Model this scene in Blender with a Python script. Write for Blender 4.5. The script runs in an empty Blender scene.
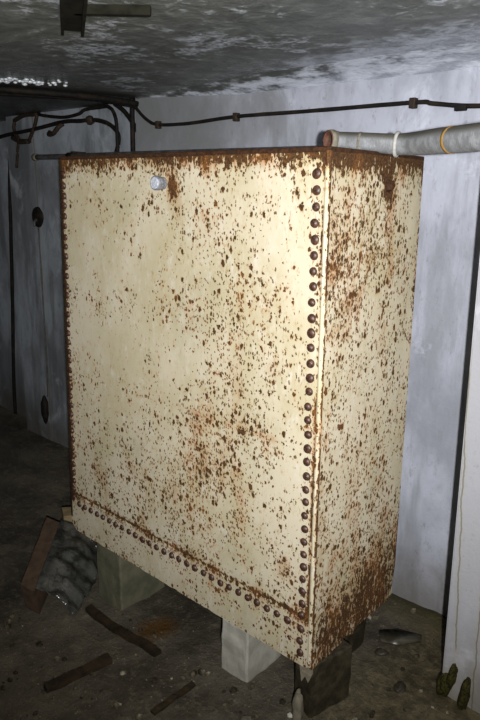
import bpy, bmesh, math, random
from mathutils import Vector, Matrix, noise
random.seed(7)
scn = bpy.context.scene
col = scn.collection

# ------------------------------------------------------------------ helpers
def link(name, bm, mat=None, parent=None, smooth=False):
    me = bpy.data.meshes.new(name)
    bmesh.ops.recalc_face_normals(bm, faces=bm.faces[:])
    bm.to_mesh(me); bm.free()
    if smooth:
        for p in me.polygons: p.use_smooth = True
    o = bpy.data.objects.new(name, me)
    if mat: me.materials.append(mat)
    col.objects.link(o)
    if parent: o.parent = parent
    return o

def tag(o, label=None, cat=None, group=None, kind=None):
    if label: o['label'] = label
    if cat: o['category'] = cat
    if group: o['group'] = group
    if kind: o['kind'] = kind
    return o

def empty(name, loc, label, cat, group=None):
    o = bpy.data.objects.new(name, None); o.location = loc
    o.empty_display_size = .1
    col.objects.link(o); tag(o, label, cat, group)
    return o

def shift(bm, loc):
    bmesh.ops.translate(bm, verts=bm.verts[:], vec=-Vector(loc)); return bm

def box(bm, x0, x1, y0, y1, z0, z1, bev=0, seg=2):
    r = bmesh.ops.create_cube(bm, size=1)
    for v in r['verts']:
        v.co = Vector((x0+(v.co.x+.5)*(x1-x0), y0+(v.co.y+.5)*(y1-y0), z0+(v.co.z+.5)*(z1-z0)))
    if bev:
        es = list({e for v in r['verts'] for e in v.link_edges})
        bmesh.ops.bevel(bm, geom=es, offset=bev, segments=seg, profile=.5, affect='EDGES')
    return bm

def catmull(pts, n=8):
    P = [Vector(p) for p in pts]
    P = [2*P[0]-P[1]] + P + [2*P[-1]-P[-2]]
    out = []
    for i in range(1, len(P)-2):
        a, b, c, d = P[i-1:i+3]
        for k in range(n):
            t = k/n
            out.append(.5*((2*b)+(c-a)*t+(2*a-5*b+4*c-d)*t*t+(3*b-a-3*c+d)*t**3))
    out.append(P[-2])
    return out

def tube(bm, pts, rad, seg=10, caps=True, jit=0):
    """rad: number or function(t in 0..1)"""
    n = len(pts); rings = []
    up = Vector((.13, .21, .97))
    for i, p in enumerate(pts):
        p = Vector(p)
        a = Vector(pts[max(0, i-1)]); b = Vector(pts[min(n-1, i+1)])
        t = (b-a).normalized()
        if abs(t.dot(up)) > .95: u0 = Vector((1, 0, 0))
        else: u0 = up
        s = t.cross(u0).normalized(); w = s.cross(t)
        r = rad(i/(n-1)) if callable(rad) else rad
        ring = []
        for k in range(seg):
            an = 2*math.pi*k/seg
            rr = r*(1+(random.random()-.5)*jit)
            ring.append(bm.verts.new(p+s*math.cos(an)*rr+w*math.sin(an)*rr))
        rings.append(ring)
    for i in range(n-1):
        for k in range(seg):
            bm.faces.new((rings[i][k], rings[i][(k+1) % seg], rings[i+1][(k+1) % seg], rings[i+1][k]))
    if caps:
        bm.faces.new(rings[0]); bm.faces.new(rings[-1])
    return bm

def lathe(bm, origin, axis, prof, seg=24):
    """prof: list of (distance along axis, radius)"""
    ax = Vector(axis).normalized()
    s = ax.orthogonal().normalized(); w = ax.cross(s)
    rings = []
    for d, r in prof:
        c = Vector(origin)+ax*d
        if r <= 1e-6: rings.append([bm.verts.new(c)])
        else: rings.append([bm.verts.new(c+s*math.cos(2*math.pi*k/seg)*r+w*math.sin(2*math.pi*k/seg)*r) for k in range(seg)])
    for a, b in zip(rings, rings[1:]):
        for k in range(seg):
            k2 = (k+1) % seg
            if len(a) == 1 and len(b) == 1: continue
            if len(a) == 1: bm.faces.new((a[0], b[k2], b[k]))
            elif len(b) == 1: bm.faces.new((a[k], a[k2], b[0]))
            else: bm.faces.new((a[k], a[k2], b[k2], b[k]))
    return bm

def fbm(x, y, z=0, o=4):
    return noise.fractal(Vector((x, y, z)), 1.0, 2.0, o)

def roughen(bm, amp, sc, seed=0):
    for v in bm.verts:
        p = v.co*sc+Vector((seed, seed*.7, seed*1.3))
        v.co += Vector((noise.noise(p), noise.noise(p+Vector((31, 0, 0))), noise.noise(p+Vector((0, 47, 0)))))*amp

# ------------------------------------------------------------------ materials
class NT:
    def __init__(s, name):
        s.m = bpy.data.materials.new(name); s.m.use_nodes = True
        s.t = s.m.node_tree; s.t.nodes.clear()
        s.out = s.n('ShaderNodeOutputMaterial')
        s.b = s.n('ShaderNodeBsdfPrincipled')
        s.l(s.b.outputs[0], s.out.inputs[0])
        s.co = s.n('ShaderNodeTexCoord').outputs['Object']
    def n(s, k, **kw):
        x = s.t.nodes.new(k)
        for a, b in kw.items(): setattr(x, a, b)
        return x
    def l(s, a, b): s.t.links.new(a, b)
    def put(s, inp, v):
        if isinstance(v, bpy.types.NodeSocket): s.l(v, inp)
        elif isinstance(v, (tuple, list)) and len(v) == 3 and inp.type == 'RGBA': inp.default_value = (*v, 1)
        else: inp.default_value = v
    def map(s, scale=(1, 1, 1), loc=(0, 0, 0), co=None):
        m = s.n('ShaderNodeMapping'); s.l(co or s.co, m.inputs[0])
        m.inputs['Scale'].default_value = scale; m.inputs['Location'].default_value = loc
        return m.outputs[0]
    def noise(s, sc, det=4, rough=.55, scale=(1, 1, 1), loc=(0, 0, 0), dist=0):
        x = s.n('ShaderNodeTexNoise'); s.l(s.map(scale, loc), x.inputs['Vector'])
        x.inputs['Scale'].default_value = sc; x.inputs['Detail'].default_value = det
        x.inputs['Roughness'].default_value = rough; x.inputs['Distortion'].default_value = dist
        return x.outputs['Fac']
    def math(s, op, a, b=0, c=0, clamp=False):
        x = s.n('ShaderNodeMath', operation=op, use_clamp=clamp)
        for i, v in enumerate((a, b, c)): s.put(x.inputs[i], v)
        return x.outputs[0]
    def ramp(s, v, a, b, lo=0, hi=1):
        x = s.n('ShaderNodeMapRange', interpolation_type='SMOOTHSTEP'); s.put(x.inputs[0], v)
        for i, q in enumerate((a, b, lo, hi)): x.inputs[1+i].default_value = q
        return x.outputs[0]
    def mix(s, f, a, b):
        x = s.n('ShaderNodeMix', data_type='RGBA')
        s.put(x.inputs[0], f); s.put(x.inputs[6], a); s.put(x.inputs[7], b)
        return x.outputs[2]
    def xyz(s):
        x = s.n('ShaderNodeSeparateXYZ'); s.l(s.co, x.inputs[0]); return x.outputs
    def attr(s, name):
        x = s.n('ShaderNodeAttribute', attribute_name=name); return x.outputs['Fac']
    def bump(s, h, st=.5, d=.01):
        x = s.n('ShaderNodeBump'); s.put(x.inputs['Height'], h)
        x.inputs['Strength'].default_value = st; x.inputs['Distance'].default_value = d
        s.l(x.outputs[0], s.b.inputs['Normal'])
    def done(s, colr, rough=.7, spec=.3, metal=0):
        s.put(s.b.inputs['Base Color'], colr); s.put(s.b.inputs['Roughness'], rough)
        s.put(s.b.inputs['Specular IOR Level'], spec); s.put(s.b.inputs['Metallic'], metal)
        return s.m

def srgb(r, g, b):
    f = lambda c: (c/255/12.92 if c <= 10 else ((c/255+.055)/1.055)**2.4)
    return (f(r), f(g), f(b))

def rusty_paint(name):
    t = NT(name)
    d = t.attr('wear'); dr = t.attr('drip')
    x, y, z = t.xyz()
    pos = t.n('ShaderNodeCombineXYZ'); t.l(t.math('ADD', x, y), pos.inputs[0]); t.l(t.math('MULTIPLY', z, .74), pos.inputs[1])
    wn = t.n('ShaderNodeTexNoise'); t.l(pos.outputs[0], wn.inputs['Vector']); wn.inputs['Scale'].default_value = 110; wn.inputs['Detail'].default_value = 2
    wv = t.n('ShaderNodeVectorMath', operation='MULTIPLY_ADD'); t.l(wn.outputs['Color'], wv.inputs[0]); wv.inputs[1].default_value = (.013, .013, 0); t.l(pos.outputs[0], wv.inputs[2])
    n2 = t.noise(11, 4, .6, (1, 1, .6), (3, 1, 2))
    low = t.math('MULTIPLY', t.math('SUBTRACT', n2, .5), 1.5)
    n3 = t.noise(40, 2, .6, (1, 1, .14), (7, 2, 4))
    low = t.math('ADD', low, t.math('MULTIPLY', t.math('SUBTRACT', n3, .5), dr))
    def flecks(sc, base, gain, r0, r1):
        v = t.n('ShaderNodeTexVoronoi', voronoi_dimensions='2D', feature='F1'); t.l(wv.outputs[0], v.inputs['Vector']); v.inputs['Scale'].default_value = sc
        c = t.n('ShaderNodeSeparateColor'); t.l(v.outputs['Color'], c.inputs[0])
        p = t.math('ADD', t.math('MULTIPLY', t.math('ADD', d, t.math('MULTIPLY', low, .8)), gain), base)
        ex = t.ramp(t.math('SUBTRACT', p, c.outputs[0]), 0, .12)
        # bigger flecks where the wear is heavier
        rad = t.math('MULTIPLY', ex, t.math('ADD', t.math('MULTIPLY', t.math('MULTIPLY', c.outputs[1], c.outputs[1]), r1-r0), r0))
        q = t.math('DIVIDE', v.outputs['Distance'], t.math('MAXIMUM', rad, .001))
        return t.ramp(q, .85, 1.05, 1, 0), t.ramp(q, .9, 1.7, 1, 0)
    ca, ha = flecks(64, .12, .85, .18, .55)
    cb, hb = flecks(118, .17, 1.0, .22, .52)
    n1 = t.noise(105, 3, .6, (1, 1, .45), dist=.3)
    solid = t.math('ADD', t.math('ADD', n1, t.math('MULTIPLY', low, .15)), t.math('MULTIPLY', t.math('MAXIMUM', t.math('SUBTRACT', d, .33), 0), .58))
    core = t.math('MAXIMUM', t.math('MAXIMUM', ca, t.math('MULTIPLY', cb, .85)), t.ramp(solid, .68, .72))
    halo = t.math('MAXIMUM', t.math('MAXIMUM', ha, t.math('MULTIPLY', hb, .7)), t.ramp(solid, .56, .70))
    # cream paint, faintly mottled
    m1 = t.noise(5, 5, .6, (1, 1, .6), (9, 9, 9)); m2 = t.noise(38, 4, .6, (1, 1, .5), (4, 4, 4))
    paint = t.mix(t.ramp(m1, .38, .66), srgb(197, 188, 166), srgb(183, 173, 144))
    paint = t.mix(t.ramp(m2, .5, .75), paint, srgb(200, 193, 176))
    paint = t.mix(t.ramp(t.noise(4, 5, .65, (1, 1, .7), (1, 5, 2)), .52, .72, 0, .5), paint, srgb(160, 156, 130))
    paint = t.mix(t.ramp(t.noise(60, 5, .75, (1, 1, .4), (6, 5, 2)), .56, .70, 0, .35), paint, srgb(150, 128, 92))
    rn = t.noise(150, 4, .7); rn2 = t.noise(14, 3, .6, (1, 1, .5), (2, 8, 1))
    rc = t.mix(t.ramp(rn, .35, .68), srgb(46, 29, 12), srgb(92, 60, 26))
    rc = t.mix(t.ramp(rn2, .48, .66, 0, .8), rc, t.mix(t.ramp(rn, .4, .62), srgb(74, 47, 18), srgb(122, 78, 34)))
    hal = t.mix(t.ramp(rn2, .42, .62), srgb(158, 132, 80), srgb(168, 112, 52))
    wash = t.math('MULTIPLY', t.ramp(t.math('ADD', d, low), .22, .75), t.ramp(n2, .42, .62, .2, 1))
    paint = t.mix(t.math('MULTIPLY', wash, .5), paint, srgb(160, 106, 54))
    c = t.mix(t.math('MULTIPLY', halo, .6), paint, hal)
    c = t.mix(core, c, rc)
    h = t.math('ADD', t.math('MULTIPLY', core, t.math('ADD', t.math('MULTIPLY', rn, .6), -.5)), t.math('MULTIPLY', m2, .10))
    t.bump(h, .6, .004)
    return t.done(c, t.ramp(core, 0, 1, .42, .85), .35)

def rusty_metal(name, a, b, c2, rough=.6, spec=.4, metal=.0, sc=60, pale=None):
    t = NT(name)
    n = t.noise(sc, 4, .65); n2 = t.noise(sc*.25, 3, .6, (1, 1, 1), (5, 3, 1))
    c = t.mix(t.ramp(n, .36, .66), a, b); c = t.mix(t.ramp(n2, .5, .68), c, c2)
    if pale: c = t.mix(t.ramp(t.noise(sc*.6, 4, .7, (1, 1, 1), (8, 8, 2)), .6, .68), c, pale)
    t.bump(n, .5, .003)
    return t.done(c, rough, spec, metal)

def plain(name, a, b, sc=40, rough=.7, spec=.3, metal=0, bump=.3, dist=.003):
    t = NT(name); n = t.noise(sc, 4, .6)
    t.bump(n, bump, dist)
    return t.done(t.mix(t.ramp(n, .35, .65), a, b), rough, spec, metal)

def concrete_wall(name, a, b, c, white, base_z=-.2, grime=srgb(84, 74, 50), cracks=(), whiteamt=.6, rough=.8, falloff=None):
    t = NT(name)
    n1 = t.noise(1.6, 6, .62, (1, 1, .7), (2, 7, 1)); n2 = t.noise(9, 5, .6, (1, 1, .16), (4, 4, 0))
    n3 = t.noise(60, 4, .6); n4 = t.noise(3.2, 6, .65, (1, 1, .9), (11, 3, 5), dist=.5)
    k = t.mix(t.ramp(n1, .40, .60), a, b)
    k = t.mix(t.ramp(n2, .46, .66, 0, .7), k, c)
    k = t.mix(t.ramp(n4, .56, .70, 0, whiteamt), k, white)
    k = t.mix(t.ramp(t.noise(26, 5, .7, (1, 1, .35), (2, 2, 2)), .52, .70, 0, .5), k, c)
    k = t.mix(t.ramp(t.noise(44, 5, .75, (1, 1, .5), (6, 2, 2)), .58, .70, 0, .4), k, srgb(104, 102, 100))
    k = t.mix(t.ramp(t.noise(40, 4, .7, (1, 1, 1), (9, 2, 2)), .70, .76, 0, .6), k, srgb(84, 78, 70))
    x, y, z = t.xyz()
    zz = t.math('ADD', z, t.math('MULTIPLY', t.math('SUBTRACT', n4, .5), .35))
    k = t.mix(t.ramp(zz, base_z+.03, base_z+.34, .62, 0), k, grime)
    if falloff:
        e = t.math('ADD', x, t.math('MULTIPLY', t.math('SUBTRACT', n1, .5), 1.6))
        k = t.mix(t.math('MULTIPLY', t.ramp(e, -1.1, -.2, .75, 0), t.ramp(n4, .35, .6, 1, .5)), k, falloff)  # patchy grey painted towards the left, standing for the flash falling off
    h = t.math('ADD', t.math('MULTIPLY', n3, .35), t.math('MULTIPLY', n4, 1.0))
    for (x0, z0, x1, z1, w) in cracks:
        wob = t.math('MULTIPLY', t.math('SUBTRACT', t.noise(9, 5, .65, (0.01, .01, .6), (x0*9, 1, 1)), .5), .03)
        sl = (x1-x0)/(z1-z0)
        dx = t.math('ABSOLUTE', t.math('SUBTRACT', t.math('ADD', x, wob), t.math('ADD', t.math('MULTIPLY', t.math('SUBTRACT', z, z0), sl), x0)))
        ln = t.math('MULTIPLY', t.ramp(dx, w*.5, w*1.3, 1, 0), t.math('MULTIPLY', t.ramp(z, max(z0, z1), max(z0, z1)+.03, 1, 0), t.ramp(z, min(z0, z1)-.03, min(z0, z1), 0, 1)))
        k = t.mix(t.math('MULTIPLY', ln, .7), k, srgb(66, 62, 46))
        halo = t.math('MULTIPLY', t.ramp(dx, w, w*6, .25, 0), t.ramp(z, max(z0, z1), max(z0, z1)+.03, 1, 0))
        k = t.mix(halo, k, srgb(150, 145, 128))
    t.bump(h, .35, .012)
    return t.done(k, rough, .25)

M_paint = rusty_paint('rusted cream paint')
M_rivet = rusty_metal('rivet rust', srgb(44, 30, 24), srgb(82, 54, 40), srgb(104, 66, 46), .42, .55, 0, 130)
M_bolt = rusty_metal('bolt rust', srgb(40, 26, 16), srgb(70, 44, 26), srgb(50, 34, 24), .8, .2, 0, 90)
M_zinc = plain('grey zinc cap', srgb(100, 102, 108), srgb(140, 143, 150), 160, .5, .5, .2)
M_back = concrete_wall('pale concrete', srgb(134, 138, 149), srgb(170, 174, 188), srgb(128, 131, 139), srgb(206, 210, 226), falloff=srgb(112, 113, 111))
M_leftc = concrete_wall('damp grey concrete', srgb(116, 120, 126), srgb(156, 163, 172), srgb(94, 97, 100), srgb(198, 204, 214), -.27, srgb(74, 66, 52), ((-2.75, 1.9, -2.74, -.3, .004),), .5, .6)
M_pier = concrete_wall('whitewashed concrete', srgb(150, 151, 158), srgb(176, 177, 186), srgb(148, 148, 152), srgb(196, 197, 206), -.22, srgb(112, 102, 76),
                       ((.210, 1.20, .291, .0, .0026), (.345, .34, .365, -.2, .0024)))
M_piershade = plain('pier shadow black', srgb(14, 15, 7), srgb(36, 35, 15), 120, .9, .15, 0, .8, .006)
M_mossy = plain('olive moss', srgb(30, 30, 12), srgb(66, 62, 26), 120, .9, .15, 0, .8, .006)
M_cable = rusty_metal('black cable', srgb(14, 13, 12), srgb(26, 24, 21), srgb(38, 30, 22), .75, .2, 0, 50)
M_clip = rusty_metal('clip rust', srgb(32, 26, 22), srgb(56, 42, 30), srgb(44, 34, 26), .7, .3, 0, 90)
M_conduit = rusty_metal('grey conduit', srgb(62, 62, 62), srgb(92, 92, 94), srgb(78, 66, 54), .55, .4, .2, 30)
M_block = plain('concrete block', srgb(176, 174, 164), srgb(154, 152, 141), 14, .8, .25, 0, .5, .006)
M_blockg = plain('green damp concrete block', srgb(84, 84, 68), srgb(104, 102, 84), 12, .6, .35, 0, .5, .006)
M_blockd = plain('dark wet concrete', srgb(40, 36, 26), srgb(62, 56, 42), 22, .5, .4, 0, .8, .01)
M_blockm = rusty_metal('rust stained rubble', srgb(104, 98, 84), srgb(134, 126, 110), srgb(80, 68, 52), .75, .3, 0, 24)
M_woodd = plain('dark wet wood', srgb(36, 30, 22), srgb(58, 46, 32), 26, .55, .35, 0, .5, .006)
M_woodb = plain('brown board', srgb(76, 62, 52), srgb(96, 78, 62), 22, .7, .3, 0, .4, .004)
M_woody = plain('pale board', srgb(122, 106, 78), srgb(142, 124, 92), 22, .7, .3, 0, .4, .004)

# lagging: cloth wound round the pipe
def lag(name, a, b, tint):
    t = NT(name)
    w = t.n('ShaderNodeTexWave', wave_type='BANDS', bands_direction='X', wave_profile='SIN')
    t.l(t.map((1, -.35, .25)), w.inputs['Vector']); w.inputs['Scale'].default_value = 85
    w.inputs['Distortion'].default_value = 5; w.inputs['Detail'].default_value = 3; w.inputs['Detail Scale'].default_value = 2
    n = t.noise(38, 4, .6); x, y, z = t.xyz()
    k = t.mix(t.ramp(n, .35, .65), a, b)
    k = t.mix(t.math('MULTIPLY', t.ramp(w.outputs['Fac'], .15, .65, 1, 0), .38), k, srgb(78, 79, 79))
    # upper side darkened in the colour as shade from a low light
    g = t.n('ShaderNodeNewGeometry'); s = t.n('ShaderNodeSeparateXYZ'); t.l(g.outputs['Normal'], s.inputs[0])
    k = t.mix(t.math('MULTIPLY', t.ramp(t.math('ADD', s.outputs[2], t.math('MULTIPLY', t.math('SUBTRACT', n, .5), .6)), .15, .75), .85), k, tint)
    t.bump(t.math('ADD', w.outputs['Fac'], t.math('MULTIPLY', n, .6)), .3, .002)
    return t.done(k, .8, .25)
M_lag = lag('wound cloth lagging', srgb(110, 112, 115), srgb(138, 141, 146), srgb(66, 62, 50))
M_pipe = rusty_metal('pale grey iron pipe', srgb(150, 150, 150), srgb(186, 186, 188), srgb(132, 124, 112), .6, .35, .0, 40)
M_ring = plain('white ring', srgb(168, 168, 166), srgb(148, 146, 142), 60, .6, .4)
M_flange = rusty_metal('flange rust', srgb(70, 46, 36), srgb(96, 62, 48), srgb(54, 38, 30), .75, .3, 0, 90)
M_flangeo = rusty_metal('flange rim', srgb(92, 88, 78), srgb(120, 114, 102), srgb(84, 72, 58), .7, .3, 0, 70)
M_tape = plain('ochre stain band', srgb(150, 118, 58), srgb(128, 98, 50), 60, .8, .2)

# floor: dark wet mud
def mud():
    t = NT('wet mud')
    n1 = t.noise(2.6, 6, .65, (1, 1, 1), (3, 1, 0)); n2 = t.noise(26, 6, .7); n3 = t.noise(90, 4, .7, (1, 1, 1), (1, 2, 3))
    k = t.mix(t.ramp(n1, .36, .64), srgb(62, 57, 50), srgb(98, 92, 80))
    k = t.mix(t.ramp(n2, .5, .7, 0, .7), k, srgb(114, 107, 91))
    k = t.mix(t.ramp(n3, .60, .72, 0, .75), k, srgb(36, 30, 22))
    k = t.mix(t.ramp(t.noise(140, 2, .5), .70, .74, 0, .7), k, srgb(190, 184, 168))
    x, y, z = t.xyz()
    # drier, browner earth on the right-hand side of the tank
    k = t.mix(t.math('MULTIPLY', t.ramp(t.math('ADD', x, t.math('MULTIPLY', t.math('SUBTRACT', n1, .5), .5)), -.12, .15), .75), k, t.mix(t.ramp(n2, .38, .66), srgb(70, 62, 42), srgb(112, 101, 74)))
    # rust bloom between the blocks
    dx = t.math('SUBTRACT', x, -.72); dy = t.math('SUBTRACT', y, .02)
    r = t.math('SQRT', t.math('ADD', t.math('MULTIPLY', dx, dx), t.math('MULTIPLY', dy, dy)))
    r = t.math('ADD', r, t.math('MULTIPLY', t.math('SUBTRACT', n2, .5), .12))
    k = t.mix(t.ramp(r, .03, .11, .8, 0), k, srgb(104, 70, 24))
    # moss along the foot of the wall
    k = t.mix(t.math('MULTIPLY', t.math('MULTIPLY', t.ramp(t.math('ADD', y, t.math('MULTIPLY', t.math('SUBTRACT', n2, .5), .2)), .60, .74), t.ramp(x, -.6, -.2)), .75), k, srgb(52, 48, 20))
    t.bump(t.math('ADD', n2, t.math('MULTIPLY', n3, .5)), .8, .012)
    return t.done(k, t.ramp(n1, .38, .62, .38, .75), .3)
M_mud = mud()

def ceil_mat():
    t = NT('damp ceiling concrete')
    n1 = t.noise(1.7, 6, .66, (1, 1, 1), (5, 2, 0)); n2 = t.noise(15, 7, .72, (1, 1, 1), (1, 6, 0), dist=.3); n3 = t.noise(60, 5, .7)
    x, y, z = t.xyz()
    k = t.mix(t.ramp(n2, .36, .66), srgb(90, 93, 90), srgb(122, 126, 122))
    k = t.mix(t.ramp(n1, .50, .66, 0, .6), k, srgb(86, 88, 80))
    lime = t.math('MULTIPLY', t.ramp(t.math('ADD', n2, t.math('MULTIPLY', t.math('SUBTRACT', n1, .5), 1.3)), .56, .70), t.ramp(n3, .36, .58))
    k = t.mix(t.math('MULTIPLY', lime, .8), k, srgb(206, 212, 224))
    # lime wash that runs along the joint with the back wall
    e = t.math('ADD', t.math('ADD', y, t.math('MULTIPLY', x, .22)), t.math('MULTIPLY', t.math('SUBTRACT', n2, .5), .55))
    k = t.mix(t.math('MULTIPLY', t.ramp(e, .30, .52), t.ramp(x, -.95, -.35, .3, .95)), k, t.mix(t.ramp(n2, .4, .6), srgb(164, 170, 184), srgb(200, 206, 220)))
    # black damp over the left-hand end of the room
    dk = t.ramp(t.math('SUBTRACT', t.math('ADD', x, t.math('MULTIPLY', y, -.35)), t.math('MULTIPLY', t.math('SUBTRACT', n2, .5), .25)), -1.92, -1.74, .85, 0)
    k = t.mix(dk, k, srgb(36, 32, 28))
    t.bump(t.math('ADD', t.math('MULTIPLY', n2, 1.0), t.math('MULTIPLY', n3, .35)), .7, .02)
    return t.done(k, t.ramp(n1, .4, .6, .26, .5), .5)
M_ceil = ceil_mat()
M_rough = plain('rough concrete', srgb(96, 98, 100), srgb(120, 122, 126), 5, .85, .2)

# ------------------------------------------------------------------ tank
def L(z): return -1.231+.027*z
def R(z): return .016-.016*z
D = .498; H = 1.5
def gauss(a, b, ca, cb, sa, sb): return math.exp(-.5*(((a-ca)/sa)**2+((b-cb)/sb)**2))
def front_wear(x, z):
    d = -.10
    j = .05*noise.noise(Vector((x*9, z*3, 1)))+.03*noise.noise(Vector((x*30, 0, 4)))
    d += .95*max(0, min(1, (z-(1.424+j*.4-.004*(x+.6)))/.07))
    d += .20*gauss(x, z, -.33, 1.21, .09, .18)
    d += .30*gauss(x, z, -.28, .95, .17, .17)
    d += .20*gauss(x, z, -.60, 1.02, .26, .05)
    d += .50*gauss(x, z, -.44, .48, .15, .12)
    d += .20*gauss(x, z, -.30, .70, .22, .16)
    d += .30*gauss(x, z, -.92, .37, .22, .14)
    d += .22*gauss(x, z, -.62, .25, .35, .10)
    d += .42*gauss(x, z, -.07, .22, .07, .12)
    d += .18*gauss(x, z, -.55, 1.33, .5, .05)
    for zz, a in ((.698, .24), (.653, .20)):
        d += a*math.exp(-.5*((z-zz)/.010)**2)*(1 if x < -.12 else .4)
    d += .62*math.exp(-.5*((z-.166)/.007)**2)+.2*math.exp(-.5*((z-.18)/.02)**2)
    d += 1.15*max(0, 1-abs(x-L(z))/.030)*(.75+.5*noise.noise(Vector((0, z*14, 3))))*(1 if z > .5 else .55+.9*max(0, z-.16))+.22*gauss(x, z, L(z), z, .05, 9)  # left margin rust, made heavier to stand for the shadow strip too
    d += .5*max(0, 1-abs(x-(R(z)-.012))/.02)
    d += .75*gauss(x, z, R(z)-.013, z, .006, 9)*max(0, min(1, .35+1.3*noise.noise(Vector((3, 1, z*9)))+.5*(z < .75)))
    d += .9*gauss(x, z, -.588, 1.414, .022, .026)+.3*gauss(x, z, -.575, 1.36, .03, .05)
    return d
def strip_wear(x, z):
    d = .02+.5*math.exp(-.5*((z-.156)/.006)**2)+.12*math.exp(-.5*((z-.132)/.012)**2)+.26*gauss(x, z, -.03, .06, .1, .09)+.3*gauss(x, z, L(z), z, .05, 9)
    d += .25*max(0, (.03-z)/.03)+.22*gauss(x, z, -.88, .0, .08, .03)+.12*gauss(x, z, -.5, .12, .5, .03)
    return d
def side_wear(y, z):
    d = .06
    j = .03*noise.noise(Vector((y*11, z*3, 7)))
    d += .85*max(0, min(1, (z-(1.425+j*.5))/.07))
    d += .40*gauss(y, z, .18, 1.28, .18, .17)+.16*gauss(y, z, .12, .95, .14, .22)
    d += .2*gauss(y, z, .05, .7, .05, .5)
    d += .16*gauss(y, z, .22, .55, .13, .12)
    d += .56*gauss(y, z, .40, .12, .17, .20)+.25*gauss(y, z, .2, .06, .3, .12)+.34*gauss(y, z, .05, .05, .12, .10)
    d += .45*max(0, 1-abs(y-D)/.022)*(1 if z > 1.05 else .5)
    d += .3*max(0, 1-y/.008)
    d += .8*gauss(y, z, .29, 1.421, .026, .03)+.06*gauss(y, z, .29, 1.33, .03, .08)
    return d

tank = empty('riveted_tank', (-.6, .25, 0), 'tall cream riveted steel tank covered in rust specks on concrete blocks', 'tank')
TO = Vector((-.6, .25, 0))

def attr_mesh(o, wf, df):
    me = o.data
    a = me.attributes.new('wear', 'FLOAT', 'POINT'); b = me.attributes.new('drip', 'FLOAT', 'POINT')
    for i, v in enumerate(me.vertices):
        p = v.co+TO
        a.data[i].value = wf(p); b.data[i].value = df(p)

def plate(name, fn, thick, nu, nv, wf, df):
    """fn(u,v)->outer point; thick: vector to the inner face"""
    bm = bmesh.new(); g = [[bm.verts.new(fn(i/nu, j/nv)) for j in range(nv+1)] for i in range(nu+1)]
    for i in range(nu):
        for j in range(nv):
            bm.faces.new((g[i][j], g[i+1][j], g[i+1][j+1], g[i][j+1]))
    r = bmesh.ops.extrude_face_region(bm, geom=bm.faces[:])
    for e in r['geom']:
        if isinstance(e, bmesh.types.BMVert): e.co += Vector(thick)
    shift(bm, TO)
    o = link(name, bm, M_paint, tank)
    attr_mesh(o, wf, df)
    return o
def dent(x, z, s=1):
    return .0035*noise.noise(Vector((x*2.2, z*1.8, s)))
z_seam = .158
def front_pt(u, v):
    z = z_seam+(H-z_seam)*v; x = L(z)+(R(z)-.006-L(z))*u
    k = min(1, u*25, (1-u)*25)
    return Vector((x, dent(x, z)*k, z))
def strip_pt(u, v):
    z = z_seam*v; l = L(z); r = R(z)-.006; x = l+(r-l)*u
    rr = .05                                     # the bottom left corner is rounded
    dx = (l+rr)-x; dz = rr-z
    if dx > 0 and dz > 0:
        h = math.hypot(dx, dz); m = max(dx, dz)
        x = l+rr-dx*m/h; z = rr-dz*m/h
    rr = .03; dx = x-(r-rr); dz = rr-z
    if dx > 0 and dz > 0:
        h = math.hypot(dx, dz); m = max(dx, dz); f = .6
        x = r-rr+dx*(1-f+f*m/h); z = rr-dz*(1-f+f*m/h)
    if v == 0: z += .004*noise.noise(Vector((x*30, 0, 3)))
    return Vector((x, -.004, z))
def side_pt(u, v):
    z = H*v; y = D*u
    if v < .001: z += .03*u*u+(.016*noise.noise(Vector((y*24, 5, 1)))+.010*noise.noise(Vector((y*70, 5, 1))))*min(1, u*8)
    x = R(z)
    b = .02
    if u > .5 and z < .16: y -= .035*(u-.5)*2*(1-z/.16)**2
    k = min(1, u*12, (1-u)*12)
    return Vector((x+dent(y, z, 9)*k, y, z))
plate('front_plate', front_pt, (0, .006, 0), 120, 140, lambda p: front_wear(p.x, p.z), lambda p: .25+.35*max(0, min(1, (p.z-1.38)/.06)))
plate('skirt_plate', strip_pt, (0, .010, 0), 120, 16, lambda p: strip_wear(p.x, p.z), lambda p: .3)
plate('side_plate', side_pt, (-.006, 0, 0), 56, 150, lambda p: side_wear(p.y, p.z), lambda p: .55 if p.z > .5 else .3)
# body shell behind the plates (back, left side, top and bottom)
bm = bmesh.new()
vs = []
for z in (.012, H-.004):
    for x, y in ((L(z)+.002, .0062), (R(z)-.0062, .0062), (R(z)-.0062, D), (L(z)+.002, D)):
        vs.append(bm.verts.new((x, y, z)))
for f in ((0, 1, 2, 3), (4, 5, 6, 7), (0, 1, 5, 4), (1, 2, 6, 5), (2, 3, 7, 6), (3, 0, 4, 7)):
    bm.faces.new([vs[i] for i in f])
bmesh.ops.subdivide_edges(bm, edges=bm.edges[:], cuts=6, use_grid_fill=True)
shift(bm, TO); o = link('body_shell', bm, M_paint, tank); attr_mesh(o, lambda p: .35, lambda p: .5)
# vertical corner bead between front and side plates
bm = bmesh.new()
pts = [(R(H*k/60)-.006, .0015, max(.012, H*k/60)) for k in range(61)]
tube(bm, pts, .0085, 10)
shift(bm, TO); o = link('corner_bead', bm, M_paint, tank)
attr_mesh(o, lambda p: .05+.9*max(0, min(1, (p.z-1.44)/.04))+.3*noise.noise(Vector((p.z*7, 1, 1)))+.15*max(0, (.35-p.z)/.35)+.75*max(0, min(1, (p.x-R(p.z)+.001)/.002)), lambda p: .2)
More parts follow.
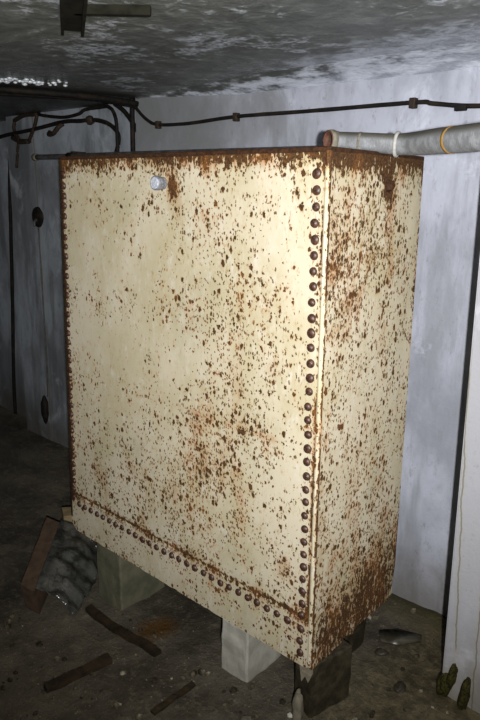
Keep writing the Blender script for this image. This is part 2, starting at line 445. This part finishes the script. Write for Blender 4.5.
# black-brown bar added along the left edge for its strip of shadow
bm = bmesh.new()
pts = [(L(.06+1.44*k/40)+.004, .0, .06+1.44*k/40) for k in range(41)]
tube(bm, pts, lambda t: .0068+.002*noise.noise(Vector((t*40, 2, 2))), 8)
shift(bm, TO); o = link('edge_shade', bm, rusty_metal('edge shadow brown', srgb(26, 20, 12), srgb(46, 32, 18), srgb(34, 27, 14), .9, .15, 0, 90), tank)
# top edging strip
bm = bmesh.new()
box(bm, L(H)-.001, R(H)+.001, -.0015, D+.001, H-.003, H+.010, .003)
shift(bm, TO); link('top_edging', bm, M_bolt, tank)
# rivets: copies of one dome
def dome():
    bm = bmesh.new()
    r = .0128
    lathe(bm, (0, 0, 0), (0, -1, 0), [(-.003, r), (.002, r), (.0055, r*.86), (.0085, r*.55), (.0095, 0)], 14)
    return bm
riv = None
def rivet(x, y, z):
    global riv
    if riv is None:
        o = riv = link('rivet', dome(), M_rivet, tank, True)
    else:
        o = riv.copy(); col.objects.link(o); o.parent = tank
    s = random.uniform(.9, 1.06)
    o.scale = (s, random.uniform(.8, 1.1), s*random.uniform(.93, 1.1))
    o.rotation_euler = (0, random.uniform(0, 6.28), 0)
    o.location = Vector((x, y, z))-TO
N = 35
for k in range(N):
    z = 1.447-(1.447-.045)*k/(N-1)
    y = dent(R(z)-.045, z) if z > z_seam else -.004
    rivet(R(z)-.040+random.uniform(-.002, .002), y, z+random.uniform(-.002, .002))
N = 36
for k in range(N):
    z = 1.445-(1.445-.15)*k/(N-1)
    rivet(L(z)+.021+random.uniform(-.0015, .0015), .0, z+random.uniform(-.002, .002))
N = 28
for k in range(N):
    x = -1.165+(1.165-.078)*k/(N-1)
    rivet(x+random.uniform(-.002, .002), -.004, .132+random.uniform(-.002, .002))
# filler stub near the top of the front
bm = bmesh.new()
lathe(bm, (-.630, .004, 1.419), (0, -1, 0), [(-.005, 0), (-.005, .019), (.012, .019), (.012, .0165), (.016, .0165), (.016, .0205), (.020, .0222), (.034, .0222), (.036, .0212), (.036, .0200), (.0335, .0190), (.0335, 0)], 28)
shift(bm, TO); o = link('filler_stub', bm, M_zinc, tank, False); tag(o, 'pale grey capped stub')
bm = bmesh.new()
lathe(bm, (-.630, -.0295, 1.419), (0, -1, 0), [(0, 0), (0, .0178), (.0055, .0178), (.0065, .0165), (.0068, 0)], 28)
c = o.location.copy(); shift(bm, TO)
link('cap_face', bm, plain('pale cap face', srgb(150, 155, 166), srgb(190, 194, 204), 150, .55, .4), o)
# bolt on the side plate
bm = bmesh.new()
lathe(bm, (R(1.42)-.003, .29, 1.421), (1, 0, 0), [(0, .0), (0, .02), (.006, .02), (.007, .0155), (.016, .0145), (.018, .009), (.022, .008), (.023, 0)], 6)
roughen(bm, .0015, 90, 2); shift(bm, TO); o = link('side_bolt', bm, M_bolt, tank); tag(o, 'dark rusted bolt head')
# flake of rusted plate hanging from the bottom corner
bm = bmesh.new()
vs = [(-.030, -.002, .03), (.012, .000, .03), (.016, .006, -.02), (.004, .004, -.055), (-.006, .002, -.035), (-.018, 0, -.06), (-.026, 0, -.015)]
f = bm.faces.new([bm.verts.new(v) for v in vs])
r = bmesh.ops.extrude_face_region(bm, geom=[f])
for e in r['geom']:
    if isinstance(e, bmesh.types.BMVert): e.co += Vector((0, .007, 0))
shift(bm, TO); o = link('rust_flake', bm, M_blockm, tank); tag(o, 'ragged corroded flake at the bottom corner')

# ------------------------------------------------------------------ setting
def floor_z(x, y):
    t = max(0, min(1, (-.25-x)/.75)); t = t*t*(3-2*t)
    z = -.2-.07*t
    z += .010*fbm(x*2.2, y*2.2, 3, 3)+.007*fbm(x*11, y*11, 5, 4)
    z += .03*math.exp(-((y-.74)/.06)**2)*max(0, min(1, (x+.7)/.4))*(1 if y < .9 else 0)
    return z
bm = bmesh.new()
xs = [-4.4+.16*i for i in range(16)]+[-1.9+.02*i for i in range(0, 125)]+[.62+.11*i for i in range(10)]
ys = [-2.6+.16*i for i in range(13)]+[-.54+.02*i for i in range(66)]+[.80+.1*i for i in range(4)]
g = [[bm.verts.new((x, y, floor_z(x, y))) for y in ys] for x in xs]
for i in range(len(xs)-1):
    for j in range(len(ys)-1):
        bm.faces.new((g[i][j], g[i+1][j], g[i+1][j+1], g[i][j+1]))
o = link('floor', bm, M_mud, None, True); tag(o, kind='structure', label='dark wet mud floor')

bm = bmesh.new(); box(bm, -4.5, 1.75, -2.7, 1.25, 1.83, 2.0)
o = link('ceiling', bm, M_ceil); tag(o, kind='structure')

bm = bmesh.new(); box(bm, -1.68, 1.75, .76, 1.25, -.4, 1.9); o = link('wall_back', bm, M_back); tag(o, kind='structure')
bm = bmesh.new(); box(bm, -3.06, -1.68, .84, 1.25, -.4, 1.9); o = link('wall_back_recess', bm, M_leftc); tag(o, kind='structure'); o.name = 'wall_recess'
bm = bmesh.new(); box(bm, -4.5, -3.06, .97, 1.25, -.4, 1.9); o = link('wall_rear', bm, M_leftc); tag(o, kind='structure')
bm = bmesh.new(); box(bm, -4.6, -4.3, -2.7, 1.25, -.4, 1.9); o = link('wall_left', bm, M_leftc); tag(o, kind='structure')
bm = bmesh.new(); box(bm, 1.65, 1.8, -2.7, .42, -.4, 1.9); o = link('wall_right', bm, M_rough); tag(o, kind='structure')
bm = bmesh.new(); box(bm, -4.5, 1.75, -2.8, -2.6, -.4, 1.9); o = link('wall_front', bm, M_rough); tag(o, kind='structure')
# the pier on the right leans a touch
bm = bmesh.new(); box(bm, 0, 1.66, .41, .765, -.4, 1.9)
for v in bm.verts:
    if v.co.x < .5: v.co.x = .253-.0215*v.co.z
bmesh.ops.bevel(bm, geom=[e for e in bm.edges if all(v.co.x < .5 and v.co.y < .5 for v in e.verts)], offset=.006, segments=2, affect='EDGES')
o = link('wall_pier', bm, M_pier); tag(o, kind='structure')
# limewashed cove between back wall and ceiling
def cove_mat():
    t = NT('limewashed cove'); n = t.noise(11, 6, .68, (.6, 1, 1)); n3 = t.noise(60, 4, .6); x, y, z = t.xyz()
    k = t.mix(t.ramp(n, .38, .62), srgb(164, 170, 184), srgb(224, 230, 244))
    e = t.math('ADD', t.math('MULTIPLY', y, 3.2), t.math('MULTIPLY', t.math('SUBTRACT', n, .5), 2.6))
    e = t.math('ADD', e, t.math('MULTIPLY', x, .55))
    k = t.mix(t.ramp(e, 1.5, 1.95, 1, 0), k, t.mix(t.ramp(n, .4, .6), srgb(84, 87, 85), srgb(116, 120, 117)))
    t.bump(t.math('ADD', n, t.math('MULTIPLY', n3, .3)), .5, .012)
    return t.done(k, .6, .35)
bm = bmesh.new(); g = []
for i in range(71):
    x = -1.67+3.3*i/70; row = []
    wd = .20*max(.15, min(1, (x+1.75)/1.0))+.02*fbm(x*3, 1, 1)
    for j in range(9):
        a_ = j/8; row.append(bm.verts.new((x, .762-wd*a_, 1.832-.040*(1-a_)**1.5*min(1, wd/.15))))
    g.append(row)
for i in range(70):
    for j in range(8): bm.faces.new((g[i][j], g[i+1][j], g[i+1][j+1], g[i][j+1]))
o = link('trim_2', bm, cove_mat()); tag(o, kind='structure')
# dark strip added beside the pier to blacken its shadow
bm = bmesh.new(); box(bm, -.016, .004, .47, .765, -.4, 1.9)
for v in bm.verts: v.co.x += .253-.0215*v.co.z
o = link('trim_shade', bm, M_piershade); tag(o, kind='structure')

# ------------------------------------------------------------------ blocks
def block(name, x0, x1, y0, y1, z0, z1, mat, seed, label, rough=.004, rot=0):
    c = Vector(((x0+x1)/2, (y0+y1)/2, z0))
    bm = bmesh.new(); box(bm, x0, x1, y0, y1, z0, z1, .006, 2)
    bmesh.ops.subdivide_edges(bm, edges=[e for e in bm.edges if e.calc_length() > .05], cuts=5, use_grid_fill=True)
    shift(bm, c); roughen(bm, rough, 22, seed)
    for v in bm.verts: v.co.z = min(v.co.z, z1-z0)
    o = link(name, bm, mat); o.location = c; o.rotation_euler.z = rot
    tag(o, label, 'block')
    return o
block('concrete_block', -.358, -.238, .0, .19, -.235, .0, M_block, 1, 'pale grey concrete block under the middle of the tank front edge')
block('concrete_block', -1.085, -.925, .012, .25, -.31, .0, M_blockg, 5, 'greenish damp concrete block under the left end of the tank')
block('concrete_block', -.055, .028, .03, .20, -.24, -.004, M_blockd, 9, 'dark wet concrete block under the near right corner of the tank', .007, -.25)
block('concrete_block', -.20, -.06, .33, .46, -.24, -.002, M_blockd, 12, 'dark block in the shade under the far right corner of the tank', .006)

# ------------------------------------------------------------------ pipes and cables
def multi(name, pts, rad, mat, label, cat, n=8, seg=9, jit=0, smooth=True, group=None):
    P = catmull(pts, n); c = P[len(P)//2].copy()
    bm = bmesh.new(); tube(bm, P, rad, seg, True, jit); shift(bm, c)
    o = link(name, bm, mat, None, smooth); o.location = c
    tag(o, label, cat, group)
    return o
def child_box(name, parent, x0, x1, y0, y1, z0, z1, mat, bev=.002, label=None):
    c = parent.location
    bm = bmesh.new(); box(bm, x0, x1, y0, y1, z0, z1, bev); shift(bm, c)
    o = link(name, bm, mat, parent)
    if label: tag(o, label)
    return o

# thin conduit that runs along the wall behind the tank top
cond = multi('conduit', [(-2.62, .765, 1.573), (-2.2, .758, 1.570), (-1.4, .74, 1.565), (-.52, .715, 1.557), (-.15, .705, 1.553)], .0155, M_conduit,
             'thin grey conduit running level along the wall behind the tank top', 'pipe', 6, 12)
c = cond.location
bm = bmesh.new(); lathe(bm, (-2.63, .765, 1.573), (1, 0, 0), [(0, 0), (0, .014), (.003, .021), (.03, .021), (.033, .0155)], 14); shift(bm, c); link('end_collar', bm, M_flangeo, cond, True)
bm = bmesh.new(); lathe(bm, (-2.27, .759, 1.5705), (1, 0, 0), [(0, .0155), (.002, .021), (.05, .021), (.052, .0155)], 14); shift(bm, c); link('coupling', bm, M_cable, cond, True)
for x, yb in ((-2.23, .842), (-.35, .762)):
    child_box('saddle', cond, x-.012, x+.012, .715 if x > -2 else .755, yb, 1.585 if x > -2 else 1.587, 1.597, M_clip)

# black cable clipped along the back wall
cab = multi('cable', [(-1.70, .748, 1.83), (-1.655, .748, 1.775), (-1.58, .748, 1.722), (-1.50, .748, 1.697), (-1.30, .748, 1.692), (-1.0, .748, 1.704), (-.6, .748, 1.702), (-.19, .748, 1.702), (-.12, .748, 1.694), (.0, .748, 1.678), (.16, .748, 1.672), (.24, .748, 1.67)], .0078, M_cable,
            'black cable clipped along the pale wall above the tank', 'cable', 8, 9, .12)
for x, z in ((-1.503, 1.699), (-1.006, 1.705), (-.191, 1.703)):
    child_box('clip', cab, x-.011, x+.011, .736, .763, z-.020, z+.014, M_clip, .003, 'rusty cable clip')
for x in (-.02, .12):
    child_box('tape_wrap', cab, x-.02, x+.02, .739, .757, 1.664, 1.684, M_cable, .004)

y = .825
multi('cable', [(-3.3, y, 1.69), (-3.05, y, 1.718), (-2.72, y, 1.738), (-2.40, y, 1.764), (-2.25, y, 1.760), (-2.11, y, 1.758), (-1.985, y, 1.732), (-1.912, y, 1.685), (-1.905, y, 1.635), (-1.94, y, 1.55), (-1.96, y, 1.40)], .0115, M_cable,
      'black cable sagging across the dark recess wall, a lump on its middle', 'cable', 8, 9, .12)
bm = bmesh.new()
bmesh.ops.create_icosphere(bm, subdivisions=2, radius=.026); roughen(bm, .008, 40, 3)
o = link('junction_lump', bm, M_clip, bpy.data.objects['cable.001'], True); o.location = Vector((-2.14, y-.002, 1.758))-bpy.data.objects['cable.001'].location
multi('cable', [(-2.66, .83, 1.83), (-2.62, .825, 1.812), (-2.40, .825, 1.788), (-2.25, .825, 1.797), (-2.19, .825, 1.815), (-2.07, .825, 1.818), (-1.96, .812, 1.812), (-1.90, .803, 1.765), (-1.885, .802, 1.68), (-1.885, .802, 1.45)], .0095, M_cable,
      'upper black cable looping under the ceiling and dropping behind the tank', 'cable', 8, 9, .1)
multi('cable', [(-1.93, .828, 1.826), (-1.90, .828, 1.812), (-1.84, .828, 1.775), (-1.76, .828, 1.695), (-1.715, .828, 1.63), (-1.705, .828, 1.50)], .012, M_cable,
      'black cable slanting down to the corner of the pale wall', 'cable', 8, 9, .1)
multi('cable', [(-1.758, .802, 1.83), (-1.758, .802, 1.78), (-1.758, .802, 1.65), (-1.758, .802, 1.0), (-1.76, .815, .2), (-1.76, .82, -.275)], .013, M_cable,
      'straight black cable dropping down the corner of the pale wall', 'cable', 6, 9, .08)
# bundle along the ceiling
for k, (dx, dz, r, lab) in enumerate(((0, 0, .013, 'thick black cable along the ceiling, first of the bundle from the tank'),
                                      (-.075, .006, .012, 'thick black cable along the ceiling, middle of the bundle'),
                                      (-.15, .008, .014, 'thick black cable along the ceiling, furthest of the bundle from the tank'))):
    multi('ceiling_cable', [(-1.66+dx*.4, .755 if k < 1 else .80, 1.80), (-1.67+dx*.6, .62, 1.805+dz), (-1.70+dx, .42, 1.806+dz), (-1.80+dx*1.3, .18, 1.807+dz), (-1.96+dx*1.5, -.15, 1.806+dz), (-2.2+dx*1.5, -.6, 1.807+dz), (-2.9, -1.2+dx, 1.807+dz)],
          r, M_cable, lab, 'cable', 8, 10, .15, True, 'cables bundled along the ceiling')

# rusty bracket on the recess wall
br = empty('wall_bracket', (-2.83, .84, 1.70), 'rusty bent steel bracket on the dark wall at far left', 'bracket')
def strapbar(name, pts, r, parent):
    bm = bmesh.new(); tube(bm, catmull(pts, 5), r, 8, True, .15); shift(bm, parent.location); return link(name, bm, M_clip, parent, True)
strapbar('crossbar', [(-2.93, .825, 1.80), (-2.80, .82, 1.822), (-2.66, .82, 1.818)], .012, br)
strapbar('arm', [(-2.66, .82, 1.818), (-2.70, .82, 1.75), (-2.77, .82, 1.672)], .011, br)
strapbar('arm', [(-2.93, .825, 1.80), (-2.94, .825, 1.74), (-2.88, .825, 1.68)], .011, br)
strapbar('foot_bar', [(-2.97, .83, 1.70), (-2.88, .825, 1.675), (-2.77, .82, 1.672)], .016, br)
strapbar('tail', [(-2.90, .825, 1.68), (-2.93, .83, 1.60), (-2.95, .83, 1.52)], .009, br)
# small hook on the recess wall
hk = multi('wall_hook', [(-2.56, .835, 1.715), (-2.53, .81, 1.700), (-2.47, .80, 1.702), (-2.43, .81, 1.735), (-2.42, .835, 1.755)], .013, M_clip, 'small rusty hook below the sagging cable on the dark wall', 'hook', 6, 8, .2)
# vertical drop pipe at far left
multi('drop_cable', [(-3.10, .955, 1.80), (-3.20, .955, 1.70), (-3.26, .955, 1.50), (-3.29, .955, 1.25), (-3.35, .955, .6), (-3.41, .955, .05), (-3.43, .955, -.3)], .013, M_cable, 'thin dark cable dropping to the floor at the far left edge', 'cable', 6, 8, .1)
# drain outlet in the recess wall
dr = empty('drain_outlet', (-2.751, .84, 1.223), 'round black drain outlet in the dark wall left of the tank', 'drain')
bm = bmesh.new(); lathe(bm, (-2.751, .845, 1.223), (0, -1, 0), [(0, .066), (.012, .06), (.018, .05), (.024, .03), (.026, 0)], 22); roughen(bm, .004, 30, 2); shift(bm, dr.location); link('rim', bm, M_cable, dr, True)
bm = bmesh.new(); tube(bm, catmull([(-2.744, .832, 1.21), (-2.738, .806, 1.195), (-2.736, .802, 1.165)], 5), lambda t: .012-.006*t, 8); shift(bm, dr.location); link('drip_lip', bm, M_conduit, dr, True)
# hanging drip wire with a weight
hw = multi('hanging_wire', [(-2.733, .826, 1.16), (-2.73, .826, .8), (-2.728, .826, .47), (-2.735, .828, .2), (-2.742, .826, .05)], .004, M_conduit, 'thin wire hanging from the drain down the dark wall', 'wire', 6, 7)
bm = bmesh.new(); lathe(bm, (-2.742, .80, .07), (0, 0, -1), [(0, 0), (.01, .010), (.06, .024), (.14, .026), (.19, .014), (.21, 0)], 12); roughen(bm, .006, 30, 6); shift(bm, hw.location); link('weight', bm, M_cable, hw, True)

# lagged pipe coming over the tank top from the right
lp = empty('lagged_pipe', (.0, .25, 1.53), 'pale cloth-wrapped pipe reaching over the tank top from the right', 'pipe')
A = Vector((-.140, .192, 1.5415)); B = Vector((.033, .255, 1.5285)); Cc = Vector((.318, .110, 1.526)); Dd = Vector((.47, .03, 1.530)); E2 = Vector((1.66, -.66, 1.56))
def lpart(name, bm, mat, sm=True, label=None):
    shift(bm, lp.location); o = link(name, bm, mat, lp, sm)
    if label: tag(o, label)
    return o
fa = (Vector((.56, -.82, -.08))*.9-(B-A).normalized()).normalized()
P1 = catmull([A-fa*.016, A+(B-A)*.22-fa*.012, A+(B-A)*.45, A+(B-A)*.75, B], 6)
bm = bmesh.new(); tube(bm, P1, lambda t: .0235+.0035*t, 18); lpart('bare_pipe', bm, M_lag)
P2 = catmull([B, B+Vector((.05, -.008, -.0005)), (B+Cc)/2+Vector((.005, .006, 0)), Cc, Dd, (Dd+E2)/2, E2], 10)
bm = bmesh.new(); tube(bm, P2, lambda t: .0275+.004*min(1, t*3), 20); lpart('lagging', bm, M_lag)
ax = (B-A).normalized()
fa = (Vector((.56, -.82, -.08))*.9-ax).normalized()     # mouth turned a little towards the viewer
bm = bmesh.new(); lathe(bm, A, -fa, [(-.010, .0215), (-.010, .0275), (.004, .0285), (.010, .0265), (.028, .0235), (.04, .0215)], 26); lpart('flange', bm, M_flangeo)
bm = bmesh.new(); lathe(bm, A, -fa, [(-.0095, .0262), (-.0115, .0255), (-.0115, .0205), (.006, .0165), (.030, .016), (.030, 0)], 26); lpart('mouth', bm, M_flange, True, 'rust red open mouth')
m = A+(B-A)*.42
bm = bmesh.new(); lathe(bm, m, ax, [(0, .022), (.001, .0265), (.007, .0265), (.008, .022)], 22); lpart('band', bm, M_flangeo)
ax2 = (B+Vector((.05, 0, 0))-A).normalized()
bm = bmesh.new(); lathe(bm, B-ax2*.006, ax2, [(0, .026), (0, .0325), (.003, .034), (.007, .034), (.009, .0325), (.009, .026)], 30); lpart('collar', bm, M_ring, True, 'white collar ring')
q = P2[24]; t2 = (P2[25]-P2[23]).normalized()
bm = bmesh.new(); lathe(bm, q-t2*.007, t2, [(0, .0300), (.001, .0324), (.011, .0324), (.012, .0300)], 24); lpart('tape_band', bm, M_tape, True, 'ochre band')

# white beads painting in wet highlights on the ceiling beside the cable bundle
bm = bmesh.new()
for k in range(46):
    t_ = random.random(); x = -1.60-.13*t_+random.gauss(0, .035); y = .33-.26*t_+random.gauss(0, .03)
    m_ = bmesh.ops.create_icosphere(bm, subdivisions=1, radius=1)['verts']; a_ = random.uniform(.003, .009)
    for v in m_: v.co = Vector((x+v.co.x*a_*1.6, y+v.co.y*a_*1.6, 1.829+v.co.z*a_))
c = Vector((-1.66, .2, 1.829)); shift(bm, c)
o = link('ceiling_glint', bm, plain('white glint', srgb(200, 206, 214), srgb(226, 230, 236), 60, .2, .7), None, True); o.location = c
tag(o, 'white glint beads standing for wet highlights on the ceiling near the cable bundle', 'crust', None, 'stuff')  # no crust here, the beads stand for wet highlights

# ------------------------------------------------------------------ ceiling fitting, top left
cf = empty('ceiling_bracket', (-.672, -.279, 1.83), 'dark steel channel fixed to the ceiling at upper left', 'bracket')
bm = bmesh.new(); box(bm, 0, .55, -.03, .03, -.022, .002, .003); box(bm, .0, .55, -.03, -.022, -.034, -.02); box(bm, .0, .55, .022, .03, -.034, -.02)
M_black = plain('blackened steel', srgb(20, 20, 15), srgb(32, 31, 24), 30, .9, .1)
o = link('channel', bm, M_black, cf); o.rotation_euler.z = math.radians(-33.6)
bm = bmesh.new(); box(bm, 0, .19, -.01, .01, -.022, .002, .003); o = link('cross_arm', bm, M_black, cf); o.location = (.145, -.095, 0); o.rotation_euler.z = .72

# ------------------------------------------------------------------ debris on the floor
def stick(name, a, b, w, h, mat, label, seed, cat='wood'):
    a = Vector(a); b = Vector(b); n = 16; bm = bmesh.new(); rings = []
    d = (b-a); s = Vector((-d.y, d.x, 0)).normalized()
    for i in range(n+1):
        p = a+d*i/n; p.z = floor_z(p.x, p.y)-.006
        k = w*(1-.15*noise.noise(Vector((i*.4, seed, 0))))
        rings.append([bm.verts.new(p+s*sx*k/2+Vector((0, 0, zz*h+(.004*noise.noise(Vector((i*.7, sx, seed))) if zz else 0)))) for sx, zz in ((-1, 0), (1, 0), (.92, 1), (-.92, 1))])
    for i in range(n):
        for k in range(4):
            bm.faces.new((rings[i][k], rings[i][(k+1) % 4], rings[i+1][(k+1) % 4], rings[i+1][k]))
    bm.faces.new(rings[0]); bm.faces.new(rings[-1])
    c = (a+b)/2; c.z = floor_z(c.x, c.y); shift(bm, c)
    o = link(name, bm, mat); o.location = c; tag(o, label, cat); return o
stick('batten', (-.755, -.445, 0), (-.70, -.215, 0), .04, .026, M_woodd, 'dark wet wooden batten lying on mud in the lower left', 1)
stick('stick', (-1.03, -.075, 0), (-.59, -.085, 0), .034, .022, M_woodd, 'brown stick on the mud in front of the greenish block', 2)
stick('stick', (-.375, -.295, 0), (-.37, -.12, 0), .022, .014, M_woodd, 'short thin twig near the bottom edge, left of the pale block', 3)

def board(name, quad, thick, mat, label, seed):
    """quad: four top corners"""
    q = [Vector(p) for p in quad]; n = (q[1]-q[0]).cross(q[3]-q[0]).normalized()
    if n.z < 0: n = -n
    bm = bmesh.new()
    top = [bm.verts.new(p) for p in q]; bot = [bm.verts.new(p-n*thick) for p in q]
    bm.faces.new(top); bm.faces.new(bot)
    for i in range(4): bm.faces.new((top[i], top[(i+1) % 4], bot[(i+1) % 4], bot[i]))
    bmesh.ops.subdivide_edges(bm, edges=bm.edges[:], cuts=5, use_grid_fill=True)
    roughen(bm, .004, 16, seed)
    c = sum(q, Vector())/4; shift(bm, c)
    o = link(name, bm, mat); o.location = c; tag(o, label, 'board'); return o
board('plank', [(-1.553, .069, -.10), (-1.457, .083, -.10), (-1.15, -.245, -.155), (-1.235, -.255, -.155)], .14, M_woodb, 'reddish brown plank on edge left of the tank foot', 1)
board('plank', [(-1.585, .17, -.10), (-1.51, .13, -.10), (-1.28, .40, -.095), (-1.36, .44, -.095)], .17, M_woody, 'pale plank running back behind the left foot of the tank', 4)
# plastic sheet draped from the plank to the mud
def plastic():
    t = NT('clear plastic sheet')
    n = t.noise(14, 4, .6)
    t.b.inputs['Alpha'].default_value = .5
    t.bump(n, .8, .02)
    return t.done(t.mix(t.ramp(n, .4, .6), srgb(54, 54, 50), srgb(98, 99, 95)), .16, 1.0)
bm = bmesh.new(); n = 28; g = []
a0, a1, b0, b1 = Vector((-1.47, .09, -.093)), Vector((-1.16, -.235, -.148)), Vector((-1.25, .19, -.245)), Vector((-1.03, -.14, -.262))
for i in range(n+1):
    row = []
    for j in range(n+1):
        u, v = i/n, j/n
        p = (a0*(1-u)+a1*u)*(1-v)+(b0*(1-u)+b1*u)*v
        p.z += .05*math.sin(math.pi*v)*(1-.5*u)+.010*math.sin(31*u+4*v)*min(1, v*3)+.012*math.sin(13*u-3*v)*v+.022*fbm(u*4, v*2.2, 8, 3)*min(1, v*4)
        p.z = max(p.z, floor_z(p.x, p.y)+.004)
        row.append(bm.verts.new(p))
    g.append(row)
for i in range(n):
    for j in range(n): bm.faces.new((g[i][j], g[i+1][j], g[i+1][j+1], g[i][j+1]))
c = Vector((-1.2, .0, -.25)); shift(bm, c)
o = link('plastic_sheet', bm, plastic(), None, True); o.location = c; tag(o, 'crumpled clear plastic sheet draped off the reddish plank', 'sheet')
md = o.modifiers.new('thickness', 'SOLIDIFY'); md.thickness = .002

# grit and crumbs scattered over the mud
bm = bmesh.new()
for k in range(900):
    x = random.uniform(-2.0, .6); y = random.uniform(-.6, .75)
    if (-1.25 < x < .06 and .02 < y < .5) or (x > .15 and y > .38) or (x < -.95 and -.28 < y < .5): continue
    a_ = random.choice((.003, .004, .005, .007, .011))*random.uniform(.8, 1.3)
    m_ = bmesh.ops.create_icosphere(bm, subdivisions=1, radius=a_)['verts']
    q = Vector((random.uniform(.7, 1.4), random.uniform(.7, 1.4), random.uniform(.5, .9)))
    z = floor_z(x, y)+a_*.2
    for v in m_: v.co = Vector((x+v.co.x*q.x, y+v.co.y*q.y, z+v.co.z*q.z))
def gritm():
    t = NT('grit'); n = t.noise(23, 2, .5)
    k = t.mix(t.ramp(n, .40, .56), srgb(44, 38, 28), srgb(92, 84, 66)); k = t.mix(t.ramp(n, .60, .68), k, srgb(150, 144, 126))
    return t.done(k, .6, .35)
o = link('floor_grit', bm, gritm()); tag(o, 'fine stony grit scattered over the wet mud floor', 'grit', None, 'stuff')
def stone(name, x, y, r, sq, mat, label, seed, cat='stone', lift=.3):
    bm = bmesh.new(); bmesh.ops.create_icosphere(bm, subdivisions=3, radius=1)
    for v in bm.verts:
        k = 1+.35*noise.noise(v.co*1.3+Vector((seed, 0, 0)))+.12*noise.noise(v.co*3+Vector((0, seed, 0)))
        v.co = Vector((v.co.x*r*sq[0]*k, v.co.y*r*sq[1]*k, v.co.z*r*sq[2]*k))
    o = link(name, bm, mat, None, True); o.location = (x, y, floor_z(x, y)+r*sq[2]*lift)
    o.rotation_euler.z = seed*1.7
    tag(o, label, cat); return o
M_stone = plain('grey stone', srgb(96, 92, 82), srgb(120, 114, 100), 40, .7, .3)
M_stoned = plain('dark stone', srgb(46, 42, 34), srgb(62, 56, 46), 40, .5, .4)
M_white = plain('white pebble', srgb(216, 214, 204), srgb(190, 186, 174), 60, .6, .4)
stone('stone', .155, .328, .022, (1.2, .8, .55), M_stoned, 'dark flat stone on the earth right of the tank', 1)
stone('pebble', -.045, -.012, .010, (1, .9, .8), M_white, 'small white pebble in front of the dark corner block', 2, 'pebble')
stone('stone', -.13, -.13, .02, (1.2, .9, .6), M_stone, 'small grey stone on mud in front of the tank corner', 3)
stone('stone', .02, .44, .018, (1.3, .9, .6), M_stoned, 'small dark stone beside the tank base near the wall', 4)
stone('rubble_lump', -.018, -.012, .033, (.55, .55, 1.9), M_blockm, 'grey crumbling lump below the near corner of the tank', 5, 'rubble', .75)
# shard of clear plastic on the right
bm = bmesh.new()
f = bm.faces.new([bm.verts.new(v) for v in ((-.075, -.02, 0), (-.02, -.045, .004), (.075, -.012, .002), (.085, .014, .004), (.0, .03, .012), (-.07, .03, .006))])
r = bmesh.ops.extrude_face_region(bm, geom=[f])
for e in r['geom']:
    if isinstance(e, bmesh.types.BMVert): e.co.z += .008
bmesh.ops.subdivide_edges(bm, edges=bm.edges[:], cuts=2, use_grid_fill=True); roughen(bm, .006, 20, 3)
o = link('broken_tile', bm, plain('grey glaze', srgb(52, 49, 39), srgb(76, 73, 62), 30, .3, .5), None, True)
o.location = (.035, .545, floor_z(.035, .545)+.004); o.rotation_euler.z = .7; tag(o, 'broken grey shard lying on the earth between tank and wall', 'shard')
# moss clumps at the foot of the pier
def moss(x, y, z0, w, h, label, seed):
    bm = bmesh.new(); bmesh.ops.create_icosphere(bm, subdivisions=4, radius=1)
    for v in bm.verts:
        k = 1+.25*noise.noise(v.co*2+Vector((seed, 0, 0)))+.12*noise.noise(v.co*7+Vector((0, seed, 0)))
        v.co = Vector((v.co.x*w*k+.3*w*v.co.z, v.co.y*.022*k, v.co.z*h*k))
    o = link('moss_clump', bm, M_mossy, None, True); o.location = (x, y, z0+h*.8); tag(o, label, 'moss')
moss(.268, .408, -.205, .022, .05, 'dark green moss clump on the very corner foot of the right wall', 1)
moss(.293, .405, -.15, .014, .045, 'narrow dark moss tuft on the right wall foot, between two others', 2)
moss(.338, .402, -.225, .016, .075, 'tallest dark moss clump on the right wall foot, furthest right', 3)

# ------------------------------------------------------------------ camera
r = Vector((0.7443768, 0.6675231, 0.01777889)); u = Vector((-0.18127541, 0.17637799, 0.96748645)); f = Vector((-0.64268375, 0.72339734, -0.25229721))
cam = bpy.data.cameras.new('camera'); co = bpy.data.objects.new('camera', cam); col.objects.link(co)
CP = Vector((.93895589, -1.38845007, 1.39683121))
co.matrix_world = Matrix(((r.x, u.x, -f.x, CP.x), (r.y, u.y, -f.y, CP.y), (r.z, u.z, -f.z, CP.z), (0, 0, 0, 1)))
cam.sensor_fit = 'VERTICAL'; cam.sensor_height = 36; cam.lens = 644.4/720*36; cam.clip_start = .01
scn.camera = co

# ------------------------------------------------------------------ light: the camera's flash
ld = bpy.data.lights.new('flash', 'SPOT'); lo = bpy.data.objects.new('flash', ld); col.objects.link(lo)
ld.energy = 375; ld.shadow_soft_size = .018; ld.color = (1, .985, .955); ld.spot_size = math.radians(96); ld.spot_blend = 1.0
lo.location = CP+r*.055-u*.05-f*.18
aim = (f+u*.21+r*.07).normalized()
lo.rotation_euler = aim.to_track_quat('-Z', 'Y').to_euler()
w = bpy.data.worlds.new('world'); scn.world = w; w.use_nodes = True
w.node_tree.nodes['Background'].inputs[0].default_value = (.6, .7, .9, 1); w.node_tree.nodes['Background'].inputs[1].default_value = .0

vs_ = scn.view_settings
scn.display_settings.display_device = 'sRGB'
vs_.view_transform = 'Standard'; vs_.look = 'None'; vs_.gamma = 1; vs_.use_curve_mapping = False; vs_.exposure = 0
